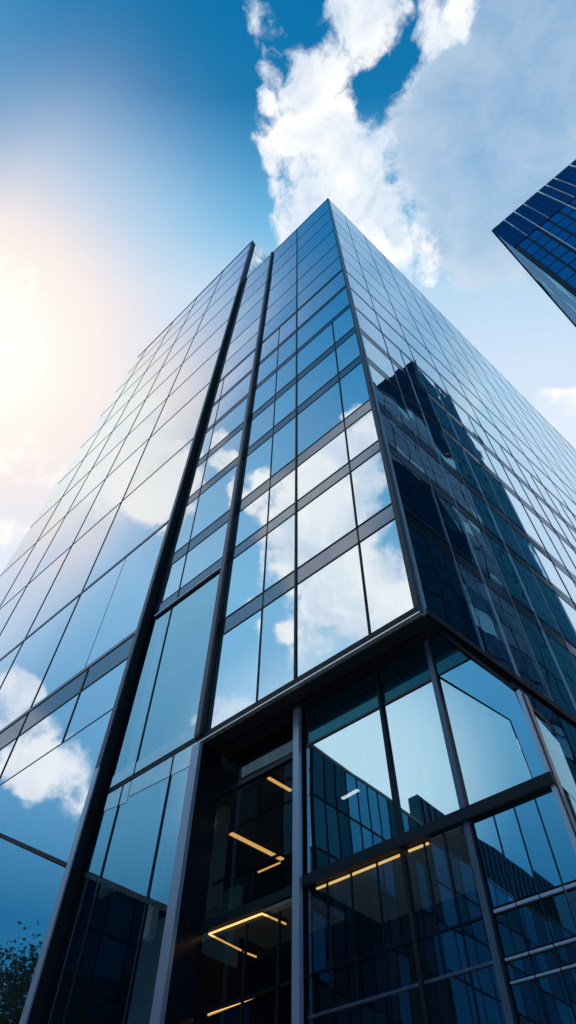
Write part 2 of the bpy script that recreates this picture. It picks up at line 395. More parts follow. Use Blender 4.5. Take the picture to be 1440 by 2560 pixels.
# ---- columns of the ground floor
def column(x0, x1, w, ya, yb, z0, z1, mt='metal'):
    f = MB(); f.v = []
    k = [(x0, z0), (x0 + w, z0), (x1 + w, z1), (x1, z1)]
    F = (V0, X1, Vector((0, 1, 0)))
    o = MB().slab(F, [(x0, z0), (x0 + w, z0), (x1 + w, z1), (x1, z1)], ya, ya + .12).build('column', M[mt], T)
    MB().slab(F, [(x0 + .01, z0), (x0 + w - .015, z0), (x1 + w - .015, z1), (x1 + .01, z1)], ya + .12, yb).build('column', M['metal_dark'], T)
column(-13.05, -13.22, .34, 9.86, 10.78, -CAMZ, 11.03)
column(-9.72, -9.82, .20, 10.58, 10.9, -CAMZ, 11.03)
column(-5.51, -5.51, .13, 10.72, 10.95, -CAMZ, 11.03, 'metal_blue')
# ---- entrance bay
def pane(F, pts, mat, o=(.0, .03), name='window'):
    return MB().slab(F, pts, *o).build(name, mat, T)
FE = (Vector((0, 10.78, 0)), X1, Vector((0, -1, 0)))
def hb(F, x0, x1, z, w, mat, o0=.0, o1=.1, name='transom'):
    return MB().slab(F, [(x0, z - w / 2), (x1, z - w / 2), (x1, z + w / 2), (x0, z + w / 2)], o0, o1).build(name, mat, T)
for z0, z1 in ((-1.5, 4.65), (4.75, 6.1), (6.5, 9.62), (9.78, 10.9)):
    pane(FE, [(-13.0, z0), (-9.78, z0), (-9.78, z1), (-13.0, z1)], M['glass_entry'])
hb(FE, -12.95, -9.75, 9.7, .12, M['metal_dark'])
hb(FE, -12.95, -9.75, 6.39, .2, M['frame_teal'])
hb(FE, -12.95, -9.75, 4.70, .05, M['metal_dark'])
for x in (-10.3, -11.3): MB().slab(FE, [(x - .02, -1.5), (x + .02, -1.5), (x + .02, 6.1), (x - .02, 6.1)], .0, .06).build('mullion', M['frame_teal'], T)
# interiors behind the ground floor
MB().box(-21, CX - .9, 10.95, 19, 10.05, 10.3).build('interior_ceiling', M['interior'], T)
xa = -20.9
for xb in (-17.5, -15.4, -13.3, -11.2, -9.1, -7.0):
    for ya, yb in ((11.0, 12.6), (12.64, 14.4), (14.44, 17)):
        MB().box(xa, xb - .04, ya, yb, 9.99, 10.04).build('ceiling_panel', M['ceiling_dark'], T)
    xa = xb
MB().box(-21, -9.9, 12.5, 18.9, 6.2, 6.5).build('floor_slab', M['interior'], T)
MB().box(-12.4, -9.9, 11.0, 13.0, 6.35, 6.5).build('floor_slab', M['ceiling'], T)
MB().box(-9.4, CX - .7, 11.0, 13.2, 6.36, 6.5).build('floor_slab', M['ceiling'], T)
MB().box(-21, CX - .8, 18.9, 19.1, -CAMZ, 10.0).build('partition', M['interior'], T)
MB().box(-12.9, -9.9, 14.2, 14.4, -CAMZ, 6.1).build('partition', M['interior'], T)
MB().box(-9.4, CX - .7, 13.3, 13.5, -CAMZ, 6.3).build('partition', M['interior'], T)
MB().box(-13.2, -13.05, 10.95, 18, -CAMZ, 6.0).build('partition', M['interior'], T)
MB().box(-17.4, -13.3, 12.2, 12.4, -CAMZ, 8.0).build('partition', M['partition'], T)
ibox('balustrade', 'metal_dark', -12.9, -9.9, 10.95, 11.0, 7.45, 7.5)
# ---- set-back wall between pier and corner column
hb(FP, -9.5, -5.4, 11.0, .06, M['frame'])
XM = lin(-6.88, 3, -7.03, 11)
for x0, x1 in ((-9.5, XM(10) - .05), (XM(10) + .05, -5.5)):
    pane(FP, [(x0, 10.55), (x1, 10.55), (x1, 10.93), (x0, 10.93)], M['glass_teal'], name='spandrel')
    pane(FP, [(x0, 9.85), (x1, 9.85), (x1, 10.5), (x0, 10.5)], M['glass_teal'], name='spandrel', o=(-.02, .01))
    hb(FP, x0, x1, 10.52, .05, M['frame_teal'], 0, .06)
    hb(FP, x0, x1, 9.82, .06, M['metal_dark'], 0, .06)
pane(FP, [(-9.5, 6.6), (XM(8) - .05, 6.6), (XM(8) - .05, 9.78), (-9.5, 9.78)], M['glass_bright'])
pane(FP, [(XM(8) + .05, 6.6), (-5.5, 6.6), (-5.5, 9.78), (XM(8) + .05, 9.78)], M['glass_bright'])
MB().slab(FP, [(XM(-1.5) - .04, -1.5), (XM(-1.5) + .04, -1.5), (XM(11) + .04, 11), (XM(11) - .04, 11)], .0, .12).build('mullion', M['frame'], T)
hb(FP, -9.55, -3.55, 6.46, .22, M['frame_teal'], 0, .16)
rows = [-1.5, 4.08, 4.74, 6.32]
cols = [-9.5, -8.95, -8.3, -7.62, -6.93, -6.45, -5.98, -5.5]
for i in range(len(cols) - 1):
    for k in range(3):
        pane(FP, [(cols[i] + .015, rows[k] + .02), (cols[i + 1] - .015, rows[k] + .02), (cols[i + 1] - .015, rows[k + 1] - .02), (cols[i] + .015, rows[k + 1] - .02)], M['glass_low'])
for x in cols[1:4] + cols[5:7]: MB().slab(FP, [(x - .013, -1.5), (x + .013, -1.5), (x + .013, 6.32), (x - .013, 6.32)], .0, .05).build('mullion', M['metal_dark'], T)
hb(FP, -9.5, -5.5, 4.74, .035, M['metal_dark'], .0, .06); hb(FP, -9.5, -5.5, 4.08, .045, M['metal_blue'], .0, .07)

# ================================================================== glass pavilion beside the corner
PV = thing('glass_pavilion', (-4.4, 11.5, 0), 'small glass entrance pavilion with a slanting top beside the corner column of the tower', 'building')
def pv(name, mat, mb): return mb.build(name, mat, PV)
pts_top = [(-5.32, 9.85), (-4.45, 9.80), (-3.72, 8.52), (-3.62, 6.62), (-5.32, 6.62)]
inner = [(-5.28, 9.74), (-3.98, 7.95), (-3.92, 6.64), (-5.28, 6.64)]
# darker border band and clear middle
pv('window', M['glass_dim'], MB().slab(FP, [(-5.30, 9.8), (-4.45, 9.80), (-3.72, 8.52), (-3.62, 6.6), (-3.93, 6.6), (-3.99, 7.95)], .0, .03))
pv('window', M['glass_bright'], MB().slab(FP, [(-5.31, 9.72), (-4.02, 7.94), (-3.96, 6.6), (-5.31, 6.6)], .0, .03))
pv('spandrel', M['glass_teal'], MB().slab(FP, [(-5.33, 9.86), (-4.5, 9.86), (-5.02, 11.0), (-5.33, 11.0)], .0, .03))
pv('frame', M['frame'], MB().bar(FP, (-5.0, 11.02), (-3.68, 8.50), .07, .0, .14))
for z0, z1, m in ((4.84, 6.3, 'glass_dim'), (4.12, 4.7, 'glass_low'), (3.8, 4.02, 'glass_low'), (-1.5, 3.72, 'glass_low')):
    n = 4
    for i in range(n):
        x0 = -5.31 + i * (1.72 / n); x1 = x0 + 1.72 / n
        pv('window', M[m], MB().slab(FP, [(x0 + .01, z0), (x1 - .01, z0), (x1 - .01, z1), (x0 + .01, z1)], .0, .03))
for i in range(1, 4):
    x = -5.31 + i * .43
    pv('mullion', M['metal_dark'], MB().slab(FP, [(x - .01, -1.5), (x + .01, -1.5), (x + .01, 6.3), (x - .01, 6.3)], .0, .05))
for z, w in ((4.77, .05), (4.07, .035), (3.76, .03)): pv('transom', M['metal'], MB().slab(FP, [(-5.31, z - w / 2), (-3.6, z - w / 2), (-3.6, z + w / 2), (-5.31, z + w / 2)], .0, .05))
Fc = (V0, X1, Vector((0, 1, 0)))
pv('column', M['metal'], MB().slab(Fc, [(-3.55, -1.55), (-3.48, -1.55), (-3.59, 8.45), (-3.67, 8.45)], 10.70, 10.82))
pv('column', M['metal_dark'], MB().slab(Fc, [(-3.55, -1.55), (-3.47, -1.55), (-3.57, 8.43), (-3.66, 8.43)], 10.82, 11.0))
FS = (Vector((-3.5, 11.0, 0)), Vector((-.08, 1, 0)).normalized(), Vector((1, .08, 0)).normalized())
pv('window', M['glass_low'], MB().slab(FS, [(.05, -1.5), (1.2, -1.5), (1.2, 6.3), (.05, 6.3)], -.05, .0))
pv('window', M['glass_low'], MB().slab(FS, [(.05, 6.5), (1.2, 6.5), (1.2, 8.0), (.05, 8.0)], -.12, -.07))
pv('wall', M['interior'], MB().box(-5.3, -3.9, 12.2, 12.35, -CAMZ, 7.4))
pv('roof', M['frame'], MB().slab((V0, X1, Vector((0, 1, 0))), [(-4.9, 10.95), (-3.66, 8.44), (-3.66, 8.34), (-4.95, 10.95)], 10.84, 12.3))

# ================================================================== left block
L = thing('office_block', (-30, 12, 0), 'taller blue glass block on the left, standing slightly forward of the main tower', 'building', 'glass office buildings')
T_keep, T = T, L
ZL = 95.8
l0 = lin(-17.45, 6, -17.93, ZL)
Ls = [lin(-47.6, 45, -43.9, 97), lin(-41.3, 44, -41.66, ZL), lin(-36.97, 34, -35.24, ZL), lin(-31.42, 25.8, -29.72, ZL), lin(-25.85, 15, -23.96, ZL), lambda z: l0(z) - .30]
LL = [17.1, 18.4, 26.42, 35.7, 44.8, 52.3, 60.35, 68.3, 76.4, 83.5, 90.0, ZL]
lc = facade(FL, Ls, [14.5, 17.0] + LL[1:], gap=.05, band=None)
# the strip below 14.5 is split by a sloping bar
place_panes([c for c in lc if not (17.0 <= c[1][0][1] < 18.3)] + [c[:2] + ('spandrel',) + c[3:] for c in lc if 17.0 <= c[1][0][1] < 18.3], L, lambda c: M['spandrel'] if c[2] == 'spandrel' else M['glass_left'])
def sl(x): return min(12.95, 8.75 + (-17.45 - x) * (11.72 - 8.75) / 6.0)
for a, b in ((Ls[4], lambda z: l0(z) - .30), (Ls[3], Ls[4]), (Ls[2], Ls[3])):
    xa, xb = a(12), b(12)
    MB().slab(FL, [(xa + .04, sl(xa) + .08), (xb - .04, sl(xb) + .08), (b(14.4) - .04, 14.42), (a(14.4) + .04, 14.42)], .02, .06).build('window', M['glass_left'], L)
    MB().slab(FL, [(a(0) + .04, -1.5), (b(0) - .04, -1.5), (xb - .04, sl(xb) - .08), (xa + .04, sl(xa) - .08)], .02, .06).build('window', M['glass_left'], L)
    MB().slab(FL, [(xa, sl(xa) - .06), (xb, sl(xb) - .06), (xb, sl(xb) + .06), (xa, sl(xa) + .06)], .0, .09).build('transom', M['frame'], L)
for f in Ls[1:5]: vbar(f, .085, -1.5, ZL, FL, .0, .05, M['frame'])
# half mullion and a low bar that only some bays have
vbar(lin(-21.6, 14.5, -21.3, 36), .02, 18.6, 26.3, FL, .0, .03, M['frame'])
vbar(lin(-21.0, 0, -21.1, 18), .08, -1.5, 18.2, FL, .0, .05, M['frame'])
for z in [14.5, 17.0] + LL[1:-1]:
    thick = .24 if z in (18.4, 26.42) else .065
    MB().slab(FL, [(Ls[0](z), z - thick / 2), (l0(z) - .3, z - thick / 2), (l0(z) - .3, z + thick / 2), (Ls[0](z), z + thick / 2)], .0, .045).build('transom', M['frame'], L)
    if thick > .2: MB().slab(FL, [(Ls[0](z), z - .06), (l0(z) - .3, z - .06), (l0(z) - .3, z + .02), (Ls[0](z), z + .02)], .046, .06).build('transom', M['metal'], L)
b0 = Vector((-18.05, 9.56, 0))
body = MB()
pl = [(-18.02 * KL, 9.74), (-18.02 * KL + 14 * BD.x, 9.74 + 14 * BD.y), (-43.5 * KL, 23), (-43.5 * KL, 9.74)]
# leaning far edge: build the body as a slanted prism
k = [(-17.75 * KL, 9.74), (-17.75 * KL + 14 * BD.x, 9.74 + 14 * BD.y), (-50.6 * KL, 23), (-50.6 * KL, 9.74)]
body.v = [(x, y, 0.0) for x, y in k] + [(x, y, ZL * KL + CAMZ) for x, y in pl]
body.f = [(3, 2, 1, 0), (4, 5, 6, 7)] + [(i, (i + 1) % 4, 4 + (i + 1) % 4, 4 + i) for i in range(4)]
body.build('wall', M['frame_teal'], L)
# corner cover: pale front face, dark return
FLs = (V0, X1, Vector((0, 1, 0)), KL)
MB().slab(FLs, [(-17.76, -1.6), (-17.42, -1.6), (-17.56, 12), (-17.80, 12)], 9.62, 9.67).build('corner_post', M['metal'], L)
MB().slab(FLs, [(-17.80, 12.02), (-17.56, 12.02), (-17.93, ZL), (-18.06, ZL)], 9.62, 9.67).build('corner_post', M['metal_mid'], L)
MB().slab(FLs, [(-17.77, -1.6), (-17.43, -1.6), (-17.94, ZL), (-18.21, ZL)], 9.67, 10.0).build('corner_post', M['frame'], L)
MB().slab(FLs, [(-18.2, ZL), (-17.9, ZL), (-17.9, ZL + .1), (-43.9, ZL + .1), (-43.9, ZL)], 9.62, 9.8).build('roof', M['frame'], L)
# side wall above the lower roof
FLB = (Vector((-17.95 * KL, 9.76, 0)), BD, BN)
for z0, z1 in ((76, 85.0), (85.2, 91.8), (92.0, ZL * KL - .05)):
    for t0, t1 in ((.5, 4.6), (4.7, 9), (9.1, 13.8)):
        MB().slab(FLB, [(t0, z0), (t1, z0), (t1, z1), (t0, z1)], .06, .10).build('window', M['glass_side'], L)
T = T_keep

# ================================================================== far tower on the right
R = thing('high_rise', (12, 26, 0), 'dark navy glass high-rise with white vertical fins, cut off at the right', 'building', 'glass office buildings')
RO = Vector((5.55, 21.3, 0)); FR = (RO, X1, Vector((0, -1, 0))); FRB = (RO, BD, -BN); ZR = 64.45
e2 = RO + BD * 17; MB().prism([(RO.x + .03, RO.y + .03), (40, RO.y + .03), (40, e2.y), (e2.x + .03, e2.y)], -CAMZ, ZR).build('wall', M['frame_teal'], R)
xs = [0.0]; 
while xs[-1] < 26: xs.append(xs[-1] + .98)
top_cells = facade(FR, [const(x) for x in xs], [57.2, ZR - .1], gap=.015)
for c in top_cells[:24]: MB().slab(c[3], c[1], .02, .05).build('panel', M['far_glass'], R)
zl = [57.1 - 1.95 * i for i in range(28)][::-1]
wc = facade(FR, [const(.25 + x) for x in xs[:-1]], zl, gap=.09)
place_panes(wc, R, lambda c: M['far_window'])
for x, w in ((1.3, .025), (2.37, .05), (3.35, .015), (4.88, .06), (5.67, .03), (6.5, .03), (8.05, .04), (10, .04), (13, .04), (16, .04)):
    MB().slab(FR, [(x - w / 2, 10 if w > .04 else 57), (x + w / 2, 10 if w > .04 else 57), (x + w / 2, ZR), (x - w / 2, ZR)], .06, .2).build('fin', M['fin'], R)
sc = facade(FRB, [const(.03 + 2.11 * i) for i in range(9)], [16 + 2.42 * i for i in range(20)] + [ZR], gap=.07)
rs = random.Random(4)
def sidem(c):
    c_ = c[1][0]
    return M['far_lit'] if (c_[1] < 40 and c_[0] < 9 and rs.random() < .75) or rs.random() < .12 else M['far_side']
place_panes(sc, R, sidem)
MB().slab(FR, [(-.08, ZR), (34, ZR), (34, ZR + .12), (-.08, ZR + .12)], -.3, .1).build('roof', M['lip'], R)
MB().slab(FRB, [(-.0, ZR), (17, ZR), (17, ZR + .12), (-.0, ZR + .12)], -.3, .1).build('roof', M['frame'], R)

# ================================================================== buildings seen as reflections
def mirB(p):
    p = Vector((p[0], p[1], 0)); d = (p - Vector((CX, CY, 0))).dot(BN); return p - BN * (2 * d)
def horiz(px, py, z):
    r = ray(px, py); return r * (z / r.z)
zA = 139.0
K = [mirB(horiz(*p, zA)) for p in ((1035, 900), (1110, 992), (1200, 1120), (1275, 1255), (1345, 1390), (1440, 1560))]
last = K[-1] + (K[-1] - K[-2]) * 1.5
w0 = mirB(horiz(900, 1000, zA)); 
ext = K[0] + (w0 - K[0]) * 1.6
AP = thing('dark_office_block', (K[0].x + 8, K[0].y + 8, 0), 'dark office block with a curved side, mirrored in the right face of the main tower', 'building', 'blocks across the street')
poly = [(ext.x, ext.y)] + [(p.x, p.y) for p in K] + [(last.x, last.y), (last.x + 45, last.y - 5), (ext.x + 25, ext.y + 25)]
MB().prism(poly, -CAMZ, zA).build('wall', M['frame_teal'], AP)
def segfac(a, b, n, levels, side):
    a = Vector((a[0], a[1], 0)); b = Vector((b[0], b[1], 0)); U = (b - a); ln = U.length; U = U / ln
    Nn = Vector((U.y, -U.x, 0)) * side
    return facade((a, U, Nn), [const(ln * i / n) for i in range(n + 1)], levels, gap=.12, o0=.05, o1=.15)
zz = [20 + 5.95 * i for i in range(21)]
ctr = Vector((sum(p[0] for p in poly) / len(poly), sum(p[1] for p in poly) / len(poly), 0))
def side_of(a, b):
    U = Vector((b[0] - a[0], b[1] - a[1], 0)); n = Vector((U.y, -U.x, 0)); m = Vector(((a[0] + b[0]) / 2, (a[1] + b[1]) / 2, 0))
    return 1 if n.dot(m - ctr) > 0 else -1
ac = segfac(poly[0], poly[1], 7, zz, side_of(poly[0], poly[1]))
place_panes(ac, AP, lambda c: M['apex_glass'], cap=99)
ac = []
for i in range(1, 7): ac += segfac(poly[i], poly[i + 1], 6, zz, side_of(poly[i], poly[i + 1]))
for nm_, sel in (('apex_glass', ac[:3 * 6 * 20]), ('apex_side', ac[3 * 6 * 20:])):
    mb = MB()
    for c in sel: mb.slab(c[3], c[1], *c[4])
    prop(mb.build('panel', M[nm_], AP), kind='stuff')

def low_block(name, label, x0, x1, ya, yb, z, mat, n, m):
    """block standing behind the viewer at real y = 21.6 - virtual y"""
    o = thing(name, ((x0 + x1) / 2, 21.6 - (ya + yb) / 2, 0), label, 'building', 'low glass blocks behind the viewer')
    y0, y1 = 21.6 - yb, 21.6 - ya
    MB().box(x0, x1, y0, y1, -CAMZ, z).build('wall', M['frame_teal'], o)
    F = (Vector((x1, y0, 0)), Vector((0, 1, 0)), X1)
    L_ = y1 - y0
    cs = facade(F, [const(L_ * i / n) for i in range(n + 1)], [-1 + (z + 1) * i / m for i in range(m + 1)], gap=.07, o0=.02, o1=.08)
    F2 = (Vector((x0, y1, 0)), X1, Vector((0, 1, 0)))
    cs += facade(F2, [const((x1 - x0) * i / 3) for i in range(4)], [-1 + (z + 1) * i / m for i in range(m + 1)], gap=.07, o0=.02, o1=.08)
    place_panes(cs, o, lambda c: mat(c))
    MB().box(x0 - .1, x1 + .1, y0, y1 + .1, z, z + .15).build('roof', M['roof'], o)
    return o
RB = random.Random(11)
def mixm(c):
    u, z = c[1][0]
    if z > 14 and 3.2 < u < 7.0: return M['low_pale']
    return M['low_pale'] if RB.random() < .14 else (M['low_mid'] if RB.random() < .35 else M['low_block'])
low_block('glass_office_block', 'low dark teal glass block mirrored in the bright panes above the entrance', -24, -19, 22.0, 32.2, 19.7, mixm, 11, 8)
low_block('slim_glass_block', 'slim paler glass block with a raised screen, mirrored next to the corner column', -25, -19.3, 32.6, 60, 19.2, lambda c: M['slim'] if RB.random() < .7 else M['low_pale'], 18, 9)
sb = thing('roof_screen', (-19.9, -11, 20.8), 'dark raised plant screen on the roof of the slim glass block', 'screen')
MB().box(-20.1, -19.35, 21.6 - 50, 21.6 - 32.5, 19.36, 22.1).build('screen_wall', M['low_block'], sb)
for i in range(24): 
    y = 21.6 - 50 + .4 + i * .72
    MB().box(-19.35, -19.28, y, y + .16, 19.4, 22.0).build('slat', M['metal_dark'], sb)
low_block('stone_block', 'dark block mirrored in the lower panes between the left corner cover and the pier', -41.0, -39.9, 24.7, 42, 20.0, lambda c: M['low_mid'] if RB.random() < .4 else M['low_block'], 8, 7)

# ================================================================== lamps inside
def strip(x0, y0, x1, y1, z, w, warm, label, h=.03):
    a = Vector((x0, y0, 0)); b = Vector((x1, y1, 0)); U = (b - a); ln = U.length; U /= ln
    o = thing('strip_lamp', ((x0 + x1) / 2, (y0 + y1) / 2, z + CAMZ), label, 'lamp', 'strip lamps inside the glass hall')
    Nn = Vector((-U.y, U.x, 0)); 
    MB().slab((a, U, Nn), [(0, z), (ln, z), (ln, z + h), (0, z + h)], -w / 2, w / 2).build('diffuser', M['warm' if warm else 'cool'], o)
    MB().slab((a, U, Nn), [(-.03, z + h), (ln + .03, z + h), (ln + .03, z + h + .03), (-.03, z + h + .03)], -w / 2 - .02, w / 2 + .02).build('housing', M['fixture'], o)
    return o
def at(px, py, z): r = ray(px, py); q = r * (z / r.z); return q.x, q.y
strip(*at(671, 1946, 9.9), *at(727, 1978, 9.9), 9.9, .10, True, 'short warm strip lamp on the dark entrance ceiling, highest of the warm lamps')
strip(*at(577, 2085, 9.9), *at(706, 2150, 9.9), 9.9, .16, True, 'broad bright warm strip lamp slanting across the dark entrance bay')
strip(*at(645, 2182, 9.9), *at(700, 2158, 9.9), 9.9, .05, True, 'thin warm strip lamp meeting the low end of the broad one')
strip(*at(522, 2337, 6.25), *at(655, 2286, 6.25), 6.25, .035, True, 'warm strip lamp under the dark beam of the entrance bay')
strip(*at(524, 2338, 6.25), *at(603, 2378, 6.25), 6.25, .028, True, 'warm strip lamp running inward from the corner under the dark beam')
strip(*at(655, 2286, 6.25), *at(715, 2312, 6.25), 6.25, .03, True, 'faint warm strip lamp on the right side of the lit ceiling patch')
strip(*at(520, 2540, 4.75), *at(762, 2445, 4.75), 4.75, .035, True, 'long thin warm strip lamp lowest in the entrance bay')
strip(*at(610, 2382, 6.25), *at(758, 2440, 6.25), 6.25, .03, True, 'hair-thin warm strip lamp slanting down to the pale pier')
strip(*at(792, 2224, 6.3), *at(1010, 2136, 6.3), 6.3, .045, True, 'long warm strip lamp under the transom right of the pale pier')
strip(*at(1022, 2130, 6.3), *at(1072, 2110, 6.3), 6.3, .045, True, 'warm strip lamp right of the dark mullion under the transom')
strip(*at(331, 2149, 10.6), *at(462, 2198, 10.6), 10.6, .10, False, 'thin white strip lamp behind the glass between corner cover and pier')
for p_, q_, t_ in (((1168, 1966), (1222, 1938), 'white strip lamp showing through the pale right-hand pane beside the corner column'), ((856, 1998), (896, 1976), 'short white strip lamp showing among the mirrored facade panes')):
    o = strip(*at(*p_, 9.9), *at(*q_, 9.9), 9.9, .10, False, t_)
    [c_ for c_ in o.children if c_.name.startswith('diffuser')][0].data.materials[0] = M['bright']
for k, (px, py) in enumerate(((527, 2059), (553, 2073))):
    x, y = at(px, py, 9.5)
    o = thing('pendant_lamp', (x, y, 9.5 + CAMZ), ('small warm globe lamp close to the pale pier edge', 'smaller warm globe lamp hanging right of the other globe')[k], 'lamp', 'globe lamps in the entrance bay')
    r = (.10, .06)[k]; zc = 9.5 + CAMZ
    MB().tube([(x, y, zc - r), (x, y, zc - r * .7), (x, y, zc), (x, y, zc + r * .7), (x, y, zc + r)], [r * .3, r * .8, r, r * .8, r * .3], 10).build('globe', M['warm'], o)
    MB().tube([(x, y, zc + r), (x, y, 9.98 + CAMZ)], [.008, .008], 5).build('rod', M['fixture'], o)

# ================================================================== trees
def tree(x, y, h, rad, label, seed, n=2600):
    rnd = random.Random(seed)
    o = thing('street_tree', (x, y, 0), label, 'tree', 'street trees mirrored in the glass')
    tr = MB(); tr.tube([(x, y, 0), (x + .1, y, h * .25), (x - .1, y + .1, h * .5), (x + .1, y, h * .8)], [.28, .22, .16, .05], 9)
    limbs = []
    for i in range(11):
        a = rnd.uniform(0, 6.28); z0 = h * rnd.uniform(.35, .65); r = rad * rnd.uniform(.5, .95); z1 = z0 + h * rnd.uniform(.1, .3)
        p1 = (x + math.cos(a) * r * .5, y + math.sin(a) * r * .5, z0 + (z1 - z0) * .6); p2 = (x + math.cos(a) * r, y + math.sin(a) * r, z1)
        tr.tube([(x, y, z0), p1, p2], [.11, .07, .02], 6); limbs += [p1, p2, (x + math.cos(a) * r * .8, y + math.sin(a) * r * .8, z1 + h * .05)]
    tr.build('trunk', M['bark'], o)
    limbs += [(x, y, h * .85), (x + .4, y, h * .95), (x - .5, y + .3, h * .9)]
    cr = MB()
    for i in range(n):
        c = limbs[rnd.randrange(len(limbs))]; s = rad * .2
        p = Vector((rnd.gauss(c[0], s), rnd.gauss(c[1], s), rnd.gauss(c[2], s)))
        u = Vector((rnd.gauss(0, 1), rnd.gauss(0, 1), rnd.gauss(0, 1))).normalized(); v = u.orthogonal().normalized(); q = rnd.uniform(.08, .19)
        k = len(cr.v)
        cr.v += [tuple(p - u * q), tuple(p + v * q * .5), tuple(p + u * q), tuple(p - v * q * .5)]; cr.f.append((k, k + 1, k + 2, k + 3))
    cr.build('crown', M['leaf'], o)
tree(-37.3, .4, 15.2, 4.0, 'dark leafy tree mirrored at the lower left edge of the left block', 3, 9000)
tree(-31.0, 1.4, 12.4, 2.8, 'slender dark tree mirrored just right of the left corner cover', 5, 6000)
tree(-16.5, 2.2, 7.9, 1.7, 'bright green small tree mirrored low beside the pale entrance pier', 8, 4000)

# ================================================================== ground
g = MB().box(-900, 900, -900, 900, -CAMZ - .5, -CAMZ).build('ground', M['concrete']); prop(g, kind='structure')
g = MB().box(-60, 60, -16, -5, -CAMZ + .004, -CAMZ + .008).build('road', M['asphalt']); prop(g, kind='structure')

# ================================================================== sky
W = bpy.data.worlds.new('World'); S.world = W; W.use_nodes = True
nt = W.node_tree; nt.nodes.clear()
out = N(nt, 'ShaderNodeOutputWorld'); bg = N(nt, 'ShaderNodeBackground'); lk(nt, bg.outputs[0], out.inputs[0])
tc = N(nt, 'ShaderNodeTexCoord'); D = vm(nt, 'NORMALIZE', tc.outputs['Generated'])
SUN = ray(-60, 870); SUN = Vector((SUN.x, .03, SUN.z)).normalized()   # just behind the plane of the front: both visible faces lie in shade
GL = ray(-60, 870)
# noise
def noise(scale, detail, rough=.55, vec=None, lac=2.0):
    n = N(nt, 'ShaderNodeTexNoise'); n.inputs['Scale'].default_value = scale; n.inputs['Detail'].default_value = detail
    n.inputs['Roughness'].default_value = rough; lk(nt, vec if vec is not None else D, n.inputs['Vector']); return n
wn1 = noise(3.5, 3); wv = vm(nt, 'SCALE', vm(nt, 'SUBTRACT', wn1.outputs['Color'], (.5, .5, .5)), scale=.16)
wn2 = noise(14, 4); wv2 = vm(nt, 'SCALE', vm(nt, 'SUBTRACT', wn2.outputs['Color'], (.5, .5, .5)), scale=.05)
DW = vm(nt, 'NORMALIZE', vm(nt, 'ADD', vm(nt, 'ADD', D, wv), wv2))
def blobs(lst, vec, acc=None):
    for px, py, r, w, mode in lst:
        c = ray(px, py); e = [ray(px + r, py), ray(px, py + r)]
        ang = sum(math.acos(max(-1, min(1, c.dot(q)))) for q in e) / 2
        if mode == 'A': c = Vector((c.x, -c.y, c.z))
        if mode == 'B': c = c - BN * (2 * c.dot(BN))
        mr = N(nt, 'ShaderNodeMapRange', interpolation_type='SMOOTHSTEP'); mr.clamp = True
        lk(nt, vm(nt, 'DOT_PRODUCT', vec, tuple(c)), mr.inputs[0])
        mr.inputs[1].default_value = math.cos(ang * 1.7); mr.inputs[2].default_value = math.cos(ang * .3)
        mr.inputs[3].default_value = 0; mr.inputs[4].default_value = w
        acc = mr.outputs[0] if acc is None else mth(nt, 'MAXIMUM', acc, mr.outputs[0])
    return acc
puff = [(790, 205, 80, 1.1, ''), (712, 180, 34, .75, ''), (850, 110, 60, .9, ''), (905, 20, 85, .9, ''), (960, 60, 50, .7, ''), (820, 320, 115, 1.15, ''), (706, 240, 38, .85, ''), (770, 420, 60, .55, ''),
        (690, 385, 42, .85, ''), (880, 430, 110, 1.1, ''), (800, 510, 85, .9, ''), (720, 470, 40, .75, ''), (955, 560, 95, 1.1, ''), (1000, 635, 55, 1, ''), (950, 430, 60, .9, ''), (880, 540, 90, 1.1, ''),
        (1110, 40, 65, .85, ''), (1160, 0, 70, .85, ''), (1060, 200, 40, .6, ''), (700, 60, 45, .5, ''),  (725, 110, 28, .5, ''), 
        (1075, 620, 45, .7, ''), (1440, 1020, 75, 1.3, ''), (1430, 1110, 50, 1.1, ''), (90, 1150, 55, .62, ''), (15, 1165, 35, .62, ''), (10, 1330, 45, .6, '')]
puffA = [(900, 1060, 60, 1.2, 'A'), (940, 1080, 40, 1.1, 'A'), (835, 1120, 45, .9, 'A'), (775, 1190, 70, 1.1, 'A'), (880, 1110, 50, 1, 'A'), (700, 1215, 50, .95, 'A'), (650, 1260, 40, .95, 'A'),
         (800, 1330, 110, 1.3, 'A'), (850, 1250, 70, 1, 'A'), (940, 1200, 45, .7, 'A'), (780, 1430, 80, 1.1, 'A'), (900, 1500, 110, 1.3, 'A'), (960, 1420, 75, 1, 'A'), (790, 1600, 80, 1, 'A'), (1000, 1500, 75, 1.1, 'A'),
         (700, 1370, 38, .9, 'A'), (725, 1310, 35, .9, 'A'), (690, 1550, 36, .95, 'A'), (700, 1620, 30, .7, 'A'), (590, 1820, 75, 1.1, 'A'), (700, 1770, 60, 1.1, 'A'), (640, 1790, 55, 1.1, 'A'),
         (565, 1128, 30, 1.05, 'A'), (820, 1020, 16, .6, 'A'), (440, 1150, 55, 1, 'A'), (400, 1220, 80, 1.1, 'A'), (320, 1200, 80, .95, 'A'), (380, 1110, 35, .8, 'A'), (330, 1270, 45, .6, 'A'), (280, 1080, 80, .75, 'A'), (335, 980, 70, .8, 'A'), (300, 1130, 80, .85, 'A'),
         (30, 1745, 55, 1, 'A'), (95, 1850, 50, 1, 'A'), (60, 1900, 60, 1, 'A'), (160, 1930, 60, 1, 'A'), (195, 1990, 45, .8, 'A'), (110, 1960, 50, .9, 'A'), (20, 1800, 50, .9, 'A')]
P1 = blobs(puff, DW)
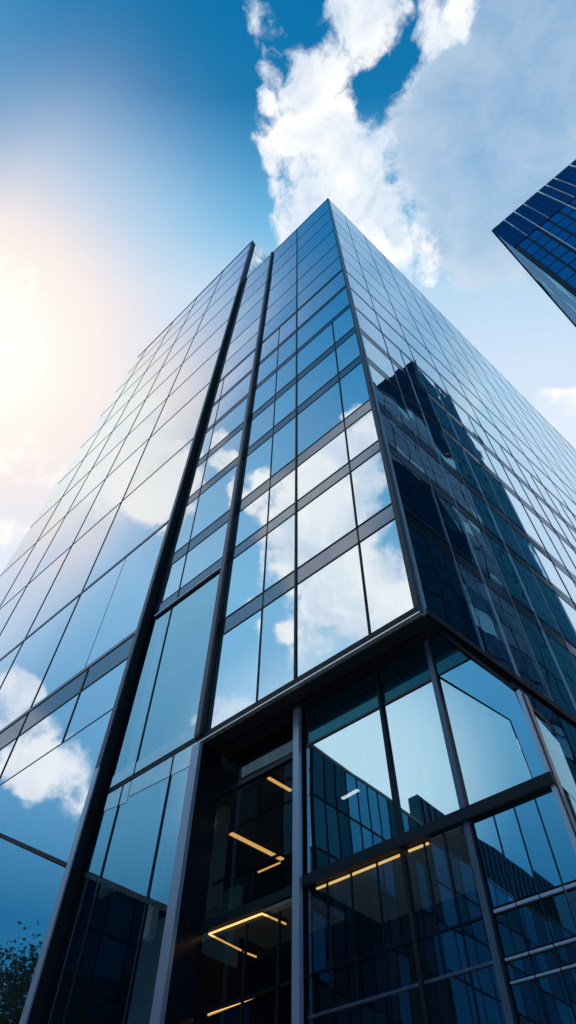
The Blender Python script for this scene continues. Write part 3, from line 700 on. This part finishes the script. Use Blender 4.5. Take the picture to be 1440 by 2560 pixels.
# mirrored directions are farther off axis: gentler warp so that they stay on their panes
wv3 = vm(nt, 'SCALE', vm(nt, 'SUBTRACT', wn1.outputs['Color'], (.5, .5, .5)), scale=.06)
DW2 = vm(nt, 'NORMALIZE', vm(nt, 'ADD', vm(nt, 'ADD', D, wv3), wv2))
P2 = blobs(puffA, DW2)
P = mth(nt, 'MAXIMUM', P1, P2)
fb = noise(10, 8, .66, DW2)
fb2 = noise(26, 4, .6)
dens = mth(nt, 'ADD', mth(nt, 'MULTIPLY', P, 1.15), mth(nt, 'MULTIPLY', mth(nt, 'SUBTRACT', fb.outputs[0], .5), 3.6))
dens = mth(nt, 'ADD', dens, mth(nt, 'MULTIPLY', mth(nt, 'SUBTRACT', fb2.outputs[0], .5), 1.2))
cm = N(nt, 'ShaderNodeMapRange', interpolation_type='SMOOTHSTEP'); lk(nt, dens, cm.inputs[0]); cm.inputs[1].default_value = .22; cm.inputs[2].default_value = 1.0
gate = N(nt, 'ShaderNodeMapRange', interpolation_type='SMOOTHSTEP'); lk(nt, P, gate.inputs[0]); gate.inputs[1].default_value = .02; gate.inputs[2].default_value = .3
cmask = mth(nt, 'MULTIPLY', cm.outputs[0], gate.outputs[0])
def gate_of(v):
    n = N(nt, 'ShaderNodeMapRange', interpolation_type='SMOOTHSTEP'); lk(nt, v, n.inputs[0]); n.inputs[1].default_value = .0; n.inputs[2].default_value = .25
    return n.outputs[0]
# thin veil on the right
vl = blobs([(1260, 330, 230, 1, ''), (1400, 200, 280, 1, ''), (1250, 480, 180, .9, ''), (1420, 420, 250, .95, ''), (1310, 30, 190, 1, ''), (1150, 460, 85, .95, ''), (1110, 600, 48, .85, ''),
            (1170, 540, 110, .8, ''), (1125, 380, 55, .8, '')], DW2)
vd = mth(nt, 'ADD', vl, mth(nt, 'MULTIPLY', mth(nt, 'SUBTRACT', fb.outputs[0], .5), 1.3))
vr = N(nt, 'ShaderNodeMapRange', interpolation_type='SMOOTHSTEP'); lk(nt, vd, vr.inputs[0]); vr.inputs[1].default_value = .30; vr.inputs[2].default_value = .62
veil = mth(nt, 'MULTIPLY', vr.outputs[0], gate_of(vl))
# base gradient round the deepest part of the sky
POLE = Vector((-.05, -.26, .97)).normalized()
ang = mth(nt, 'ARCCOSINE', mth(nt, 'MINIMUM', vm(nt, 'DOT_PRODUCT', D, tuple(POLE)), 1.0))
def ramp(fac, stops):
    n = N(nt, 'ShaderNodeValToRGB'); lk(nt, fac, n.inputs[0]); c_ = n.color_ramp
    c_.elements[0].position = stops[0][0]; c_.elements[0].color = (*stops[0][1], 1)
    c_.elements[1].position = stops[-1][0]; c_.elements[1].color = (*stops[-1][1], 1)
    for p_, c in stops[1:-1]:
        e_ = c_.elements.new(p_); e_.color = (*c, 1)
    return n.outputs[0]
sx = N(nt, 'ShaderNodeSeparateXYZ'); lk(nt, D, sx.inputs[0])
QD = Vector(RM[1])
tq = mth(nt, 'ADD', vm(nt, 'DOT_PRODUCT', D, tuple(QD)), 1.0)
front = ramp(mth(nt, 'MULTIPLY', tq, .7), [((1 + t_) * .7, c) for t_, c in ((-1, (.004, .15, .38)), (-.63, (.003, .17, .405)), (-.555, (.007, .185, .43)), (-.50, (.05, .29, .57)), (-.45, (.11, .41, .69)), (-.41, (.17, .50, .77)), (-.33, (.49, .71, .89)), (-.22, (.65, .78, .95)), (0, (.80, .88, .97)), (.42, (.80, .88, .96)))])
el = mth(nt, 'ARCSINE', sx.outputs['Z'])
backc = ramp(mth(nt, 'DIVIDE', el, math.radians(90)), [(a / 90, c) for a, c in ((0, (.02, .15, .30)), (20, (.02, .18, .37)), (28, (.13, .38, .62)), (40, (.20, .48, .74)), (47, (.23, .54, .80)), (60, (.10, .36, .62)), (72, (.015, .21, .47)), (80, (.008, .165, .40)), (90, (.001, .135, .36)))])
bk = N(nt, 'ShaderNodeMapRange', interpolation_type='SMOOTHSTEP'); lk(nt, sx.outputs['Y'], bk.inputs[0])
bk.inputs[1].default_value = -.08; bk.inputs[2].default_value = -.3; bk.inputs[3].default_value = 0; bk.inputs[4].default_value = 1
def mixc(f, a, b, typ='MIX'):
    n = N(nt, 'ShaderNodeMix', data_type='RGBA', blend_type=typ)
    if isinstance(f, (int, float)): n.inputs[0].default_value = f
    else: lk(nt, f, n.inputs[0])
    for i, v in ((6, a), (7, b)):
        if isinstance(v, tuple): n.inputs[i].default_value = (*v, 1)
        else: lk(nt, v, n.inputs[i])
    return n.outputs[2]
hz = blobs([(840, 1960, 290, 1.0, 'A')], D)
base = mixc(bk.outputs[0], front, backc)
sky = N(nt, 'ShaderNodeTexSky', sky_type='NISHITA'); sky.sun_disc = False
sky.sun_elevation = math.asin(SUN.z); sky.sun_rotation = math.atan2(SUN.x, SUN.y)
base = mixc(1.0, base, mixc(1.0, sky.outputs[0], (.0004, .0016, .0024), 'MULTIPLY'), 'ADD')
base = mixc(hz, base, (.62, .84, .99))
# glow of sunlit haze
gd = vm(nt, 'DOT_PRODUCT', D, tuple(GL))
def glow(deg, power):
    n = N(nt, 'ShaderNodeMapRange', interpolation_type='SMOOTHSTEP'); lk(nt, gd, n.inputs[0]); n.inputs[1].default_value = math.cos(math.radians(deg)); n.inputs[2].default_value = 1.0
    return mth(nt, 'POWER', n.outputs[0], power)
ga = mth(nt, 'ARCCOSINE', mth(nt, 'MINIMUM', gd, 1.0))
gr = N(nt, 'ShaderNodeValToRGB'); lk(nt, mth(nt, 'DIVIDE', ga, math.radians(40)), gr.inputs[0]); gc = gr.color_ramp; gc.interpolation = 'B_SPLINE'
gc.elements[0].position = 0; gc.elements[0].color = (1, 1, 1, 1); gc.elements[1].position = 1; gc.elements[1].color = (0, 0, 0, 1)
for dg, v in ((7, .98), (10, .92), (12, .81), (15, .60), (17, .48), (19, .38), (22, .19), (25, .07), (28, .012), (32, .0)):
    e = gc.elements.new(dg / 40); e.color = (v, v, v, 1)
gcol = N(nt, 'ShaderNodeValToRGB'); lk(nt, mth(nt, 'DIVIDE', ga, math.radians(40)), gcol.inputs[0]); gc = gcol.color_ramp; gc.interpolation = 'B_SPLINE'
gc.elements[0].position = 0; gc.elements[0].color = (1.12, 1.08, 1.0, 1); gc.elements[1].position = 1; gc.elements[1].color = (.65, .8, .95, 1)
for dg, c in ((4, (1.1, 1.04, .96)), (7, (1.05, .93, .87)), (10, (1.0, .88, .83)), (13, (.91, .82, .84)), (16, (.80, .80, .88)), (21, (.75, .8, .93))):
    e = gc.elements.new(dg / 40); e.color = (*c, 1)
b2 = N(nt, 'ShaderNodeMapRange', interpolation_type='SMOOTHSTEP'); lk(nt, sx.outputs['Y'], b2.inputs[0])
b2.inputs[1].default_value = -.15; b2.inputs[2].default_value = -.30; b2.inputs[3].default_value = 1; b2.inputs[4].default_value = .25
base = mixc(mth(nt, 'MULTIPLY', gr.outputs[0], b2.outputs[0]), base, gcol.outputs[0])
edge = mth(nt, 'SUBTRACT', 1.0, mth(nt, 'MULTIPLY', vl, 1.0), clamp=True)
vcol = mixc(mth(nt, 'ADD', mth(nt, 'MULTIPLY', edge, .9), mth(nt, 'MULTIPLY', mth(nt, 'SUBTRACT', fb.outputs[0], .4), 1.2), clamp=True), (.30, .49, .72), (.78, .86, .95))
col = mixc(mth(nt, 'MULTIPLY', veil, .88), base, vcol)
sh = noise(11, 5, .55, DW)
shade = mixc(mth(nt, 'MULTIPLY_ADD', mth(nt, 'SUBTRACT', sh.outputs[0], .40), 3.4, mth(nt, 'MULTIPLY', cmask, .25), clamp=True), (.60, .74, .90), (1.10, 1.08, 1.06))
shade = mixc(mth(nt, 'MULTIPLY', gr.outputs[0], .85), shade, (1.10, 1.02, .93))
col = mixc(mth(nt, 'MULTIPLY', cmask, .96), col, mixc(1.0, shade, mixc(1.0, col, (1.06, 1.04, 1.02), 'MULTIPLY'), 'LIGHTEN'))
lk(nt, col, bg.inputs[0]); bg.inputs[1].default_value = 1.0

# ------------------------------------------------------------------ sun and camera
ld = bpy.data.lights.new('sun', 'SUN'); ld.energy = 3.0; ld.angle = math.radians(.5); ld.color = (1, .93, .84)
lo = bpy.data.objects.new('sun', ld); COL.objects.link(lo); lo.rotation_euler = SUN.to_track_quat('Z', 'Y').to_euler()
cd = bpy.data.cameras.new('camera'); cam = bpy.data.objects.new('camera', cd); COL.objects.link(cam); S.camera = cam
cd.sensor_fit = 'VERTICAL'; cd.sensor_height = 36.0; cd.lens = 36.0 * FPX / 2560.0; cd.clip_start = .1; cd.clip_end = 3000
r, d, f = (Vector(v) for v in RM)
cam.matrix_world = Matrix(((r.x, -d.x, -f.x, 0), (r.y, -d.y, -f.y, 0), (r.z, -d.z, -f.z, CAMZ), (0, 0, 0, 1)))
S.view_settings.view_transform = 'Standard'; S.view_settings.look = 'None'; S.view_settings.exposure = 0; S.view_settings.gamma = 1
S.cycles.max_bounces = 8; S.cycles.transparent_max_bounces = 12; S.cycles.glossy_bounces = 5
S.cycles.sample_clamp_indirect = 3.0
